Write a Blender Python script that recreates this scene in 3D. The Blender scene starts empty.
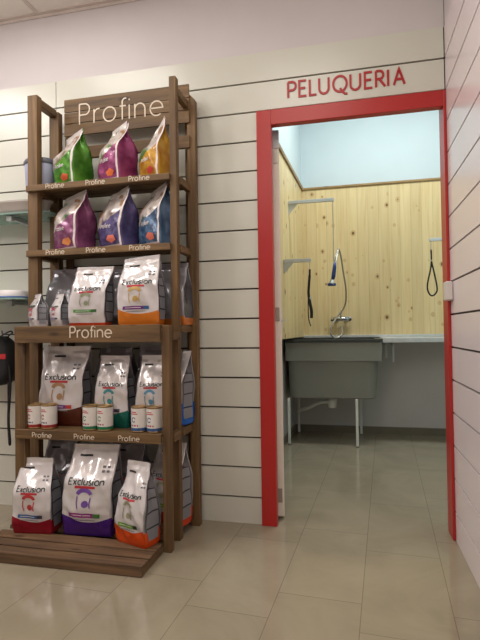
import bpy, bmesh, math, random
from mathutils import Vector, Matrix, noise
random.seed(7)
SC = bpy.context.scene
COL = SC.collection
PI = math.pi

# ------------------------------------------------------------------ materials
def lin(c):
    return tuple((v/12.92 if v <= .04045 else ((v+.055)/1.055)**2.4) for v in [x/255 for x in c])
class NT:
    def __init__(s, name):
        s.m = bpy.data.materials.new(name); s.m.use_nodes = True
        s.t = s.m.node_tree; s.n = s.t.nodes; s.b = s.n['Principled BSDF']
    def add(s, typ, **kw):
        n = s.n.new(typ)
        for k, v in kw.items():
            if k in n.inputs: n.inputs[k].default_value = v
            else: setattr(n, k, v)
        return n
    def link(s, a, b): s.t.links.new(a, b)
    def coord(s, kind='Object', scale=(1,1,1), rot=(0,0,0), loc=(0,0,0)):
        c = s.add('ShaderNodeTexCoord'); m = s.add('ShaderNodeMapping')
        m.inputs['Scale'].default_value = scale; m.inputs['Rotation'].default_value = rot; m.inputs['Location'].default_value = loc
        s.link(c.outputs[kind], m.inputs['Vector']); return m.outputs[0]
    def ramp(s, fac, stops, interp='LINEAR'):
        r = s.add('ShaderNodeValToRGB'); e = r.color_ramp; e.interpolation = interp
        while len(e.elements) < len(stops): e.elements.new(.5)
        for el, (p, c) in zip(e.elements, stops):
            el.position = p; el.color = (*c, 1) if len(c) == 3 else c
        s.link(fac, r.inputs[0]); return r.outputs[0]
    def mix(s, fac, a, b, mode='MIX'):
        m = s.add('ShaderNodeMix', data_type='RGBA', blend_type=mode)
        for sock, v in ((m.inputs[0], fac), (m.inputs[6], a), (m.inputs[7], b)):
            if hasattr(v, 'is_linked'): s.link(v, sock)
            elif isinstance(v, (int, float)): sock.default_value = v
            else: sock.default_value = (*v, 1)
        return m.outputs[2]
    def math(s, op, a, b=0.0, c=0.0):
        m = s.add('ShaderNodeMath', operation=op)
        for i, v in enumerate((a, b, c)):
            if hasattr(v, 'is_linked'): s.link(v, m.inputs[i])
            else: m.inputs[i].default_value = v
        return m.outputs[0]
    def bump(s, h, strength=.2, dist=.01):
        b = s.add('ShaderNodeBump', Strength=strength, Distance=dist)
        s.link(h, b.inputs['Height']); s.link(b.outputs[0], s.b.inputs['Normal'])
    def base(s, c):
        if hasattr(c, 'is_linked'): s.link(c, s.b.inputs['Base Color'])
        else: s.b.inputs['Base Color'].default_value = (*c, 1)
def plain(name, rgb, rough=.5, metal=0, spec=None, noise_amt=.06, nscale=8, coat=0):
    t = NT(name); c = lin(rgb)
    n = t.add('ShaderNodeTexNoise', Scale=nscale, Detail=3.0); t.link(t.coord(), n.inputs['Vector'])
    lo = tuple(v*(1-noise_amt) for v in c); hi = tuple(min(1, v*(1+noise_amt)) for v in c)
    t.base(t.ramp(n.outputs[0], [(.3, lo), (.7, hi)]))
    t.b.inputs['Roughness'].default_value = rough; t.b.inputs['Metallic'].default_value = metal
    if coat: t.b.inputs['Coat Weight'].default_value = coat; t.b.inputs['Coat Roughness'].default_value = .15
    return t.m
def wood(name, axis, c1, c2, rough=.6):
    t = NT(name)
    sc = {'x': (1.5, 28, 28), 'y': (28, 1.5, 28), 'z': (28, 28, 1.5)}[axis]
    oi = t.add('ShaderNodeObjectInfo')
    v = t.coord(scale=sc)
    va = t.add('ShaderNodeVectorMath', operation='ADD'); t.link(v, va.inputs[0])
    rr = t.math('MULTIPLY', oi.outputs['Random'], 37.0)
    cx = t.add('ShaderNodeCombineXYZ'); [t.link(rr, cx.inputs[i]) for i in range(3)]; t.link(cx.outputs[0], va.inputs[1])
    n = t.add('ShaderNodeTexNoise', Scale=1.4, Detail=6.0, Roughness=.62, Distortion=.6); t.link(va.outputs[0], n.inputs['Vector'])
    n2 = t.add('ShaderNodeTexNoise', Scale=3.0, Detail=3.0); t.link(t.coord(), n2.inputs['Vector'])
    col = t.ramp(n.outputs[0], [(.28, lin(c2)), (.5, tuple((a+b)/2 for a, b in zip(lin(c1), lin(c2)))), (.68, lin(c1))])
    dark = t.ramp(n2.outputs[0], [(.35, (.72, .70, .68)), (.65, (1, 1, 1))])
    col = t.mix(1.0, col, dark, 'MULTIPLY')
    # knots
    sk = {'x': (3, 9, 9), 'y': (9, 3, 9), 'z': (9, 9, 3)}[axis]
    vo = t.add('ShaderNodeTexVoronoi', Scale=1.0); t.link(t.coord(scale=sk), vo.inputs['Vector'])
    kn = t.ramp(vo.outputs['Distance'], [(.07, (.35, .3, .25)), (.13, (1, 1, 1))])
    col = t.mix(1.0, col, kn, 'MULTIPLY')
    t.base(col); t.b.inputs['Roughness'].default_value = rough
    t.bump(n.outputs[0], .25, .003)
    return t.m
M = {}
WC1, WC2 = (139, 108, 68), (85, 63, 39)
for a in 'xyz': M['wood_'+a] = wood('stained_wood_'+a, a, WC1, WC2)
M['deck_x'] = wood('dark_deck_wood', 'x', (132, 102, 72), (78, 58, 40), .7)  # platform wood, a darker and greyer brown than the rack
M['white_board'] = plain('white_laminate_board', (216, 216, 204), .28, noise_amt=.02, nscale=2)
M['white_board_r'] = plain('white_laminate_board_glossy_lit', (240, 229, 232), .22, noise_amt=.02, nscale=2)  # same laminate for the right wall, coloured paler for the stronger light there
M['groove'] = plain('dark_groove', (70, 58, 48), .8)
M['plaster'] = plain('painted_plaster', (216, 210, 210), .85, noise_amt=.03, nscale=3)
M['plaster_w'] = plain('white_painted_plaster', (204, 217, 221), .8, noise_amt=.02, nscale=3)
M['plaster_g'] = plain('grey_painted_plaster', (205, 200, 196), .7, noise_amt=.03, nscale=3)
M['skirt_g'] = plain('grey_tile_skirting', (122, 114, 98), .4, noise_amt=.08)
M['red'] = plain('red_paint', (180, 36, 34), .35, noise_amt=.03, nscale=3)
M['red_letter'] = plain('red_vinyl_letter', (176, 28, 34), .4)
M['door_white'] = plain('cream_door_paint', (240, 232, 220), .45, noise_amt=.02)
M['lining'] = plain('white_lining_paint', (226, 220, 210), .45, noise_amt=.02)
M['steel'] = plain('brushed_steel', (215, 217, 216), .3, metal=.35, nscale=30)
M['steel_dull'] = plain('dull_grey_metal', (205, 210, 212), .45, metal=.1)
M['hinge'] = plain('hinge_metal', (176, 168, 158), .4, metal=.6)
M['chrome'] = plain('chrome', (200, 200, 200), .12, metal=1, noise_amt=.01)
M['tub'] = plain('grey_green_tub_plastic', (134, 134, 125), .42, noise_amt=.04, nscale=4)
M['tub_rim'] = plain('dark_tub_rim', (52, 56, 54), .35)
M['leg_white'] = plain('white_enamel_leg', (222, 224, 216), .4)
M['pvc'] = plain('white_pvc', (216, 216, 208), .4)
M['rubber_black'] = plain('black_webbing', (24, 22, 24), .6)
M['blue'] = plain('blue_handle_plastic', (36, 66, 130), .35)
M['hose'] = plain('grey_hose', (176, 170, 160), .3, metal=.4)
M['sensor'] = plain('white_sensor_plastic', (222, 214, 208), .4, noise_amt=.02)
M['letter_cream'] = plain('cream_paint_lettering', (222, 208, 188), .7, noise_amt=.05)
M['lid_grey'] = plain('dark_grey_lid', (96, 100, 112), .4)
M['tub_blue'] = plain('pale_blue_plastic', (184, 190, 216), .35)
M['tray'] = plain('taupe_plastic_tray', (160, 152, 144), .35)
M['blue_band'] = plain('blue_band', (60, 96, 160), .4)
M['white_plastic'] = plain('white_plastic', (226, 220, 220), .4)
M['black_cloth'] = plain('black_nylon_cloth', (26, 25, 27), .75)
M['red_tag'] = plain('red_tag', (190, 40, 44), .5)
M['gold'] = plain('tin_lid_gold', (170, 140, 96), .3, metal=.8)
M['seam_white'] = plain('white_seam_film', (222, 212, 210), .35)
M['ink_black'] = plain('black_ink', (28, 30, 34), .45)
M['ink_green'] = plain('dark_green_ink', (26, 44, 42), .45)
M['ink_red'] = plain('red_ink', (190, 52, 62), .45)
M['ink_grey'] = plain('grey_ink', (110, 108, 112), .5)
M['ink_white'] = plain('white_ink', (232, 226, 226), .5)
M['info_grey'] = plain('grey_info_panel', (132, 134, 140), .45)
def col_mat(rgb, rough=.4):
    k = 'ink_%d_%d_%d' % rgb
    if k not in M: M[k] = plain(k, rgb, rough)
    return M[k]
def glass():
    t = NT('green_tinted_glass'); t.base((.42, .62, .56)); t.b.inputs['Transmission Weight'].default_value = .45
    t.b.inputs['Roughness'].default_value = .06; t.b.inputs['IOR'].default_value = 1.45
    n = t.add('ShaderNodeTexNoise', Scale=3.0); t.link(t.coord(), n.inputs['Vector']); t.bump(n.outputs[0], .02)
    return t.m
M['glass'] = glass()
def floor_mat():
    t = NT('beige_polished_tile')
    co = t.add('ShaderNodeTexCoord'); se = t.add('ShaderNodeSeparateXYZ'); t.link(co.outputs['Object'], se.inputs[0])
    sn, cs = math.sin(math.radians(3.6)), math.cos(math.radians(3.6)); X, Y = se.outputs[0], se.outputs[1]
    U = t.math('ADD', t.math('MULTIPLY', X, sn), t.math('MULTIPLY_ADD', Y, cs, 6.82)); V = t.math('ADD', t.math('MULTIPLY', X, cs), t.math('MULTIPLY_ADD', Y, -sn, 6.088))
    cx = t.add('ShaderNodeCombineXYZ'); t.link(U, cx.inputs[0]); t.link(V, cx.inputs[1])
    br = t.add('ShaderNodeTexBrick', offset=.72, Scale=1.0)
    br.inputs['Mortar Size'].default_value = .0015; br.inputs['Mortar Smooth'].default_value = .3
    br.inputs['Brick Width'].default_value = .60; br.inputs['Row Height'].default_value = .30
    t.link(cx.outputs[0], br.inputs['Vector'])
    c1, c2, c3 = lin((155, 145, 125)), lin((151, 141, 121)), lin((122, 112, 96))
    br.inputs['Color1'].default_value = (*c1, 1); br.inputs['Color2'].default_value = (*c2, 1); br.inputs['Mortar'].default_value = (*c3, 1)
    n = t.add('ShaderNodeTexNoise', Scale=2.2, Detail=5.0, Roughness=.6, Distortion=1.2); t.link(t.coord(), n.inputs['Vector'])
    mk = t.ramp(n.outputs[0], [(.3, (.86, .85, .83)), (.7, (1.08, 1.08, 1.07))])
    t.base(t.mix(1.0, br.outputs['Color'], mk, 'MULTIPLY'))
    t.link(t.ramp(n.outputs[0], [(.3, (.07,)*3), (.7, (.15,)*3)]), t.b.inputs['Roughness'])
    return t.m
FLX, FLY = 0.13, 0.16
M['floor'] = floor_mat()
def pine_mat(name, axis):
    # knotty pine cladding, vertical boards 0.095 m wide
    t = NT(name)
    co = t.add('ShaderNodeTexCoord'); se = t.add('ShaderNodeSeparateXYZ'); t.link(co.outputs['Object'], se.inputs[0])
    h = se.outputs[0 if axis == 'x' else 1]; z = se.outputs[2]
    q = t.math('MULTIPLY', h, 1/.095); idx = t.math('FLOOR', q); fr = t.math('FRACT', q)
    wn = t.add('ShaderNodeTexWhiteNoise', noise_dimensions='1D'); t.link(idx, wn.inputs['W'])
    zz = t.math('ADD', z, t.math('MULTIPLY', wn.outputs['Value'], 9.0))
    cx = t.add('ShaderNodeCombineXYZ'); t.link(t.math('MULTIPLY', h, 34.0), cx.inputs[0]); t.link(t.math('MULTIPLY', zz, 1.6), cx.inputs[1]); t.link(idx, cx.inputs[2])
    n = t.add('ShaderNodeTexNoise', Scale=1.0, Detail=4.0, Distortion=.8); t.link(cx.outputs[0], n.inputs['Vector'])
    col = t.ramp(n.outputs[0], [(.25, lin((216, 188, 134))), (.45, lin((227, 203, 152))), (.7, lin((233, 213, 166)))])
    tone = t.ramp(wn.outputs['Value'], [(0, (.90, .88, .84)), (1, (1.04, 1.03, 1.0))])
    col = t.mix(1.0, col, tone, 'MULTIPLY')
    ck = t.add('ShaderNodeCombineXYZ'); t.link(t.math('MULTIPLY', h, 1/.095), ck.inputs[0]); t.link(t.math('MULTIPLY', zz, 8.5), ck.inputs[1])
    vo = t.add('ShaderNodeTexVoronoi', Scale=1.0); vo.inputs['Randomness'].default_value = 1.0; t.link(ck.outputs[0], vo.inputs['Vector'])
    sp = t.add('ShaderNodeSeparateColor'); t.link(vo.outputs['Color'], sp.inputs[0])
    pick = t.math('GREATER_THAN', sp.outputs[0], .40)
    size = t.math('MULTIPLY_ADD', sp.outputs[1], .09, .06)
    km = t.math('LESS_THAN', vo.outputs['Distance'], size)
    halo = t.math('LESS_THAN', vo.outputs['Distance'], t.math('MULTIPLY', size, 1.9))
    col = t.mix(t.math('MULTIPLY', t.math('MULTIPLY', halo, pick), .35), col, lin((176, 120, 60)))
    col = t.mix(t.math('MULTIPLY', t.math('MULTIPLY', km, pick), .85), col, lin((96, 52, 24)))
    gl = t.math('LESS_THAN', fr, .035)
    col = t.mix(t.math('MULTIPLY', gl, .30), col, lin((110, 78, 40)))
    t.base(col); t.b.inputs['Roughness'].default_value = .45
    t.bump(t.math('SUBTRACT', 1.0, gl), .3, .003)
    return t.m
M['pine_x'] = pine_mat('knotty_pine_x', 'x'); M['pine_y'] = pine_mat('knotty_pine_y', 'y')
M['pine_trim'] = wood('pine_trim', 'x', (190, 160, 108), (150, 116, 70), .5)

def uv_split(t):
    u = t.add('ShaderNodeUVMap'); u.uv_map = 'UVMap'
    s = t.add('ShaderNodeSeparateXYZ'); t.link(u.outputs[0], s.inputs[0]); return s.outputs[0], s.outputs[1]
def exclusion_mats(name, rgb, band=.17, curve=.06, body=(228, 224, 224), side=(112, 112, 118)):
    """front = white film with coloured base band, side = grey gusset with the same band"""
    out = []
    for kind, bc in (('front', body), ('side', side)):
        t = NT(name+'_'+kind); u, v = uv_split(t)
        du = t.math('SUBTRACT', u, .55); cv = t.math('MULTIPLY', t.math('MULTIPLY', du, du), curve*4)
        thr = t.math('ADD', cv, band) if kind == 'front' else band*1.12
        m = t.math('LESS_THAN', v, thr)
        n = t.add('ShaderNodeTexNoise', Scale=9.0, Detail=3.0); t.link(t.coord(), n.inputs['Vector'])
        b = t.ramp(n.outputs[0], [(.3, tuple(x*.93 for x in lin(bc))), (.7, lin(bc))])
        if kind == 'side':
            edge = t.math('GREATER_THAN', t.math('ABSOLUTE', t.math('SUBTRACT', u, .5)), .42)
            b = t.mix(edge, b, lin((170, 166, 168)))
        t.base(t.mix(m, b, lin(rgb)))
        t.b.inputs['Roughness'].default_value = .19; t.b.inputs['Metallic'].default_value = .25
        n2 = t.add('ShaderNodeTexNoise', Scale=22.0, Detail=2.0); t.link(t.coord(scale=(1, 1, .45)), n2.inputs['Vector'])
        t.bump(n2.outputs[0], .45, .006)
        out.append(t.m)
    return out
def profine_mats(name, main, dark, top=(196, 186, 180), pic=(120, 110, 80)):
    out = []
    t = NT(name+'_front'); u, v = uv_split(t)
    n = t.add('ShaderNodeTexNoise', Scale=11.0, Detail=2.5); t.link(t.coord(), n.inputs['Vector'])
    n2 = t.add('ShaderNodeTexNoise', Scale=30.0, Detail=2.0); t.link(t.coord(loc=(3, 1, 2)), n2.inputs['Vector'])
    pict = t.ramp(n.outputs[0], [(.38, lin(pic)), (.47, lin(top)), (.56, lin(top)), (.62, lin((150, 112, 80)))])
    diag = t.math('ADD', v, t.math('MULTIPLY', u, -.30))
    sel = t.math('GREATER_THAN', t.math('ADD', diag, t.math('MULTIPLY', n.outputs[0], .25)), .44)
    c = t.mix(sel, t.ramp(n2.outputs[0], [(.35, lin(dark)), (.6, lin(main))]), pict)
    c = t.mix(t.math('GREATER_THAN', v, .9), c, lin((204, 198, 192)))
    c = t.mix(t.math('LESS_THAN', v, .05), c, lin((196, 178, 178)))
    t.base(c); t.b.inputs['Roughness'].default_value = .25; t.b.inputs['Metallic'].default_value = .1
    n3 = t.add('ShaderNodeTexNoise', Scale=24.0); t.link(t.coord(), n3.inputs['Vector']); t.bump(n3.outputs[0], .4, .006)
    out.append(t.m)
    t = NT(name+'_side'); u, v = uv_split(t)
    n3 = t.add('ShaderNodeTexNoise', Scale=14.0, Detail=2.0); t.link(t.coord(), n3.inputs['Vector'])
    t.base(t.ramp(n3.outputs[0], [(.3, lin(dark)), (.65, lin(main))]))
    t.b.inputs['Roughness'].default_value = .25; t.b.inputs['Metallic'].default_value = .25; t.bump(n3.outputs[0], .5, .01)
    out.append(t.m)
    return out

# ------------------------------------------------------------------ geometry helpers
def link(name, bm, mats, parent=None, loc=None, rot=None, smooth=False, bevel=0):
    me = bpy.data.meshes.new(name); bmesh.ops.recalc_face_normals(bm, faces=bm.faces[:])
    bm.to_mesh(me); bm.free()
    if not isinstance(mats, (list, tuple)): mats = [mats]
    for m in mats: me.materials.append(m)
    if smooth:
        for p in me.polygons: p.use_smooth = True
    o = bpy.data.objects.new(name, me); COL.objects.link(o)
    if parent: o.parent = parent
    if loc: o.location = loc
    if rot: o.rotation_euler = rot
    if bevel:
        b = o.modifiers.new('bevel', 'BEVEL'); b.width = bevel; b.segments = 2; b.limit_method = 'ANGLE'
    return o
def box(bm, x0, x1, y0, y1, z0, z1):
    vs = [bm.verts.new(p) for p in ((x0,y0,z0),(x1,y0,z0),(x1,y1,z0),(x0,y1,z0),(x0,y0,z1),(x1,y0,z1),(x1,y1,z1),(x0,y1,z1))]
    for f in ((0,3,2,1),(4,5,6,7),(0,1,5,4),(1,2,6,5),(2,3,7,6),(3,0,4,7)): bm.faces.new([vs[i] for i in f])
    return vs
def bx(*dims):
    bm = bmesh.new(); box(bm, *dims); return bm
def tube(bm, pts, r, n=10, cap=True):
    pts = [Vector(p) for p in pts]; rings = []
    up = Vector((0.13, 0.21, 1)).normalized()
    for i, p in enumerate(pts):
        d = (pts[min(i+1, len(pts)-1)]-pts[max(i-1, 0)]).normalized()
        a = d.cross(up)
        if a.length < .05: a = d.cross(Vector((1, 0, 0)))
        a.normalize(); b = d.cross(a)
        rr = r[i] if isinstance(r, (list, tuple)) else r
        rings.append([bm.verts.new(p+a*math.cos(2*PI*k/n)*rr+b*math.sin(2*PI*k/n)*rr) for k in range(n)])
    for s, t in zip(rings, rings[1:]):
        for k in range(n): bm.faces.new((s[k], s[(k+1) % n], t[(k+1) % n], t[k]))
    if cap: bm.faces.new(rings[0][::-1]); bm.faces.new(rings[-1])
def spline(P, per=8):
    P = [Vector(p) for p in P]; P = [P[0]*2-P[1]]+P+[P[-1]*2-P[-2]]; out = []
    for i in range(1, len(P)-2):
        for k in range(per):
            t = k/per; a, b, c, d = P[i-1:i+3]
            out.append(.5*((2*b)+(c-a)*t+(2*a-5*b+4*c-d)*t*t+(3*b-a-3*c+d)*t**3))
    out.append(P[-2]); return out
def lathe(bm, prof, cx=0, cy=0, n=32, sx=1, sy=1):
    rings = [[bm.verts.new((cx+r*sx*math.cos(2*PI*k/n), cy+r*sy*math.sin(2*PI*k/n), z)) for k in range(n)] for r, z in prof]
    for s, t in zip(rings, rings[1:]):
        for k in range(n): bm.faces.new((s[k], s[(k+1) % n], t[(k+1) % n], t[k]))
    bm.faces.new(rings[0][::-1]); bm.faces.new(rings[-1])
def empty(name, loc=(0,0,0), label=None, cat=None, group=None, kind=None):
    o = bpy.data.objects.new(name, None); COL.objects.link(o); o.location = loc; o.empty_display_size = .05
    return tag(o, label, cat, group, kind)
def tag(o, label=None, cat=None, group=None, kind=None):
    for k, v in (('label', label), ('category', cat), ('group', group), ('kind', kind)):
        if v: o[k] = v
    return o
def structure(name, bm, m, **kw):
    return tag(link(name, bm, m, **kw), kind='structure')
def arc(cx, cy, rx, ry, a0, a1, n=14):
    return [(cx+rx*math.cos(math.radians(a0+(a1-a0)*i/n)), cy+ry*math.sin(math.radians(a0+(a1-a0)*i/n))) for i in range(n+1)]
# stroke lettering: glyph = (advance, list of polylines), cap height 1
G = {
 'P': (.72, [[(0,0),(0,1)], [(0,1)]+arc(.30,.73,.27,.27,90,-90)+[(0,.46)]]),
 'r': (.42, [[(0,0),(0,.68)], arc(.27,.40,.27,.28,180,80)]),
 'o': (.80, [arc(.34,.34,.34,.35,0,360,24)]),
 'f': (.42, [[(.36,1.02)]+arc(.30,.84,.16,.18,90,180)+[(.14,0)], [(0,.66),(.33,.66)]]),
 'i': (.20, [[(0,0),(0,.68)], [(0,.90),(0,.97)]]),
 'n': (.72, [[(0,0),(0,.68)], arc(.27,.41,.27,.27,180,0)+[(.54,0)]]),
 'e': (.80, [[(0,.36),(.66,.36)]+arc(.33,.34,.33,.35,4,310,22)]),
 'E': (.66, [[(.5,1),(0,1),(0,0),(.52,0)], [(0,.52),(.44,.52)]]),
 'x': (.66, [[(0,.68),(.5,0)], [(.5,.68),(0,0)]]),
 'c': (.62, [arc(.3,.34,.3,.35,50,310)]),
 'l': (.20, [[(0,0),(0,1)]]),
 'u': (.72, [[(0,.68)]+arc(.27,.27,.27,.27,180,360)+[(.54,.68)], [(.54,.68),(.54,0)]]),
 's': (.56, [arc(.22,.52,.2,.17,30,260,8)+arc(.22,.18,.22,.18,80,-150,8)]),
 'L': (.58, [[(0,1),(0,0),(.48,0)]]),
 'U': (.90, [[(0,1)]+arc(.34,.34,.34,.34,180,360)+[(.68,1)]]),
 'Q': (1.12, [arc(.48,.5,.48,.5,0,360,28), [(.50,.22),(.62,.0),(.82,-.16),(1.0,-.18)]]),
 'R': (.72, [[(0,0),(0,1)], [(0,1)]+arc(.26,.75,.24,.25,90,-90)+[(0,.5)], [(.22,.5),(.62,0)]]),
 'I': (.28, [[(0,0),(0,1)]]),
 'A': (.84, [[(0,0),(.36,1),(.72,0)], [(.13,.34),(.59,.34)]]),
}
def strokes(bm, lines, w, th, fn):
    """extruded mitred ribbons; fn(a,b,off)->point"""
    for li, L in enumerate(lines):
        P = [Vector(L[0])]
        for p in L[1:]:
            p = Vector(p)
            if (p-P[-1]).length > w*.12: P.append(p)
        if len(P) < 2: continue
        closed = (P[0]-P[-1]).length < w*.5 and len(P) > 4
        Q = []
        for i, (a, b) in enumerate(zip(P, P[1:])):      # subdivide long runs so that ribbons follow curved film
            k = max(1, int((b-a).length/.012)) if (b-a).length > .024 else 1
            Q += [a+(b-a)*(q/k) for q in range(k)]
        Q.append(P[-1]); n = len(Q); t_ = th*(1+.15*li); rows = []
        for i, p in enumerate(Q):
            d0 = (p-Q[i-1]).normalized() if i else ((Q[-1]-Q[-2]).normalized() if closed else (Q[1]-p).normalized())
            d1 = (Q[i+1]-p).normalized() if i < n-1 else ((Q[1]-Q[0]).normalized() if closed else d0)
            d = d0+d1; d = d.normalized() if d.length > .1 else d1
            c = max(.5, d.dot(d1)); nv = Vector((-d.y, d.x))*(w/2/c)
            rows.append([bm.verts.new(fn(p.x+nv.x*s_, p.y+nv.y*s_, o)) for s_, o in ((1, t_), (-1, t_), (-1, 0), (1, 0))])
        for a, b in zip(rows, rows[1:]):
            for q in range(4): bm.faces.new((a[q], a[(q+1) % 4], b[(q+1) % 4], b[q]))
        bm.faces.new(rows[0][::-1]); bm.faces.new(rows[-1])
def text_lines(s, size, width=None, track=0):
    x = 0; out = []
    for ch in s:
        adv, ls = G[ch]; out.append([[(x+px, py) for px, py in L] for L in ls]); x += adv+track
    tot = x-track-.14; kx = size if width is None else width/tot
    return [[[(px*kx, py*size) for px, py in L] for L in g] for g in out]
def text_on_plane(s, x0, z0, size, width, y, w, mat, parent, name='lettering', th=.0012, track=.08, slope=0):
    bm = bmesh.new()
    for g in text_lines(s, size, width, track):
        strokes(bm, g, w, th, lambda a, b, o: Vector((x0+a, y-o, z0+b+slope*a)))
    return link(name, bm, mat, parent)

# ------------------------------------------------------------------ camera
cam = bpy.data.cameras.new('camera'); co = bpy.data.objects.new('camera', cam); COL.objects.link(co)
yaw, pit, rol = 0.22588035, 0.02065683, -0.01376872
cy_, sy_ = math.cos(yaw), math.sin(yaw); cp, sp_ = math.cos(pit), math.sin(pit)
fw = Vector((-sy_*cp, cy_*cp, sp_)); r0 = Vector((cy_, sy_, 0)); u0 = r0.cross(fw)
rt = r0*math.cos(rol)+u0*math.sin(rol); up = -r0*math.sin(rol)+u0*math.cos(rol)
mw = Matrix((rt, up, -fw)).transposed().to_4x4(); mw.translation = Vector((-0.44424, -2.41329, 0.97136)); co.matrix_world = mw
cam.sensor_fit = 'VERTICAL'; cam.sensor_height = 24; cam.sensor_width = 18; cam.lens = 487.27/640*24
cam.clip_start = .02; SC.camera = co

# ------------------------------------------------------------------ room shell
XL, YF, ZC = -4.2, -5.0, 2.78
structure('floor', bx(XL-.1, 1.7, YF-.1, 2.6, -.05, 0), M['floor'])
# ceiling with a T-bar grid
def ceil_mat():
    t = NT('ceiling_tile'); n = t.add('ShaderNodeTexNoise', Scale=60.0, Detail=2.0); t.link(t.coord(), n.inputs['Vector'])
    t.base(t.ramp(n.outputs[0], [(.3, lin((240, 232, 224))), (.7, lin((243, 236, 228)))])); t.b.inputs['Roughness'].default_value = .9; t.bump(n.outputs[0], .1, .002); return t.m
structure('ceiling', bx(XL-.1, .1, YF-.1, .02, ZC, ZC+.06), ceil_mat())
bm = bmesh.new()
for i in range(8): box(bm, -3.96+.6*i-.0, -3.96+.6*i+.024, YF, 0, ZC-.004, ZC)
for j in range(1, 9): box(bm, XL, 0, -.6*j-.012, -.6*j+.012, ZC-.004, ZC)
box(bm, XL, 0, -.024, -.001, ZC-.006, ZC); box(bm, XL, 0, -.004, 0, ZC-.022, ZC)
structure('ceiling_grid', bm, plain('grid_bar_paint', (214, 202, 194), .6))
# front shop wall: slat boards with dark grooves
GAP = .0085
def boards_x(bm, x0, x1, z0, z1): box(bm, x0, x1, 0, .012, z0, z1)
bm = bmesh.new()
box(bm, XL, -.86, .012, .10, 0, ZC); box(bm, -.86, 0.1, .012, .10, 2.03, ZC); box(bm, .0, .1, .012, .10, 0, ZC)
structure('wall_back', bm, M['groove'])
bm = bmesh.new()
zs = [0]+[.13+.15*k for k in range(15)]+[2.38]
for a, b in zip(zs, zs[1:]):
    z0 = a+(GAP/2 if a else 0); z1 = b-(GAP/2 if b < 2.3 else 0)
    segs = [(XL, -2.043), (-2.039, -.89)] if b <= 2.04 else [(XL, -2.043), (-2.039, -.004)]
    for s0, s1 in segs:
        if s1 > -.5 and z0 < 2.0: boards_x(bm, s0, -.89, z0, z1); boards_x(bm, -.8895, s1, 2.04, z1)
        else: boards_x(bm, s0, s1, z0, z1)
structure('wall_back_boards', bm, M['white_board'])
structure('wall_back_upper', bx(XL, 0, .002, .011, 2.3801, ZC), M['plaster'])
structure('wall_right', bx(.012, .10, YF, .0, 0, ZC), M['groove'])
bm = bmesh.new()
for a, b in zip(zs, zs[1:]):
    box(bm, 0, .0115, YF, -.0005, a+(GAP/2 if a else 0), b-(GAP/2 if b < 2.3 else 0))
structure('wall_right_boards', bm, M['white_board_r'])
structure('wall_right_upper', bx(.002, .0115, YF, 0, 2.3801, ZC), M['plaster'])
structure('wall_left', bx(XL-.1, XL, YF, 0.1, 0, ZC), M['plaster'])
structure('wall_front', bx(XL-.1, .1, YF-.1, YF, 0, ZC), M['plaster'])
# grooming room behind the doorway
ZG = 3.3; YB = 2.27
def lx(y): return -.890-.0503*(YB-y)       # inner face of the clad left wall
structure('wall_rear', bx(-1.3, 1.6, YB+.02, YB+.12, 0, ZG), M['plaster_w'])
structure('wall_rear_lower', bx(-.995, 1.3, YB, YB+.02, 0, .899), M['plaster_g'])
bm = bx(-.90, 1.3, YB-.002, YB+.02, .90, 2.305); structure('wall_rear_cladding', bm, M['pine_x'])
structure('trim_1', bx(-.90, 1.3, YB-.016, YB+.012, 2.305, 2.325), M['pine_trim'], bevel=.003)
structure('wall_side_right', bx(1.3, 1.4, .1, YB+.02, 0, ZG), M['plaster_w'])
structure('ceiling_grooming', bx(-1.4, 1.6, .1, YB+.12, ZG, ZG+.05), M['plaster_w'])
structure('wall_grooming_front', bx(.1, 1.6, .0, .1, 0, ZG), M['plaster_w'])
structure('wall_grooming_header', bx(-1.4, .1, .05, .1, ZC, ZG), M['plaster_w'])
def slanted(x0off, x1off, ya, yb, z0, z1):
    bm = bmesh.new(); v = []
    for z in (z0, z1):
        for (y, o) in ((ya, x0off), (ya, x1off), (yb, x1off), (yb, x0off)): v.append(bm.verts.new((lx(y)+o, y, z)))
    for f in ((0,3,2,1),(4,5,6,7),(0,1,5,4),(1,2,6,5),(2,3,7,6),(3,0,4,7)): bm.faces.new([v[i] for i in f])
    return bm
structure('wall_side_left', slanted(-.20, -.105, .1, YB+.02, 0, ZG), M['plaster_g'])
structure('wall_side_left_upper', slanted(-.105, -.012, .1, YB+.02, 2.306, ZG), M['plaster_w'])
structure('wall_side_left_cladding', slanted(-.105, 0, .1, YB-.002, .90, 2.306), M['pine_y'])
structure('trim_2', slanted(-.004, .014, .1, YB-.016, 2.296, 2.33), wood('pine_trim_side', 'y', (176, 146, 98), (130, 98, 60), .5), bevel=.003)
structure('baseboard_rear', bx(-.981, 1.3, YB-.012, YB, 0, .065), M['skirt_g'])
structure('baseboard_side_left', slanted(-.105, -.093, .1, YB-.012, 0, .065), M['skirt_g'])

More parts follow.
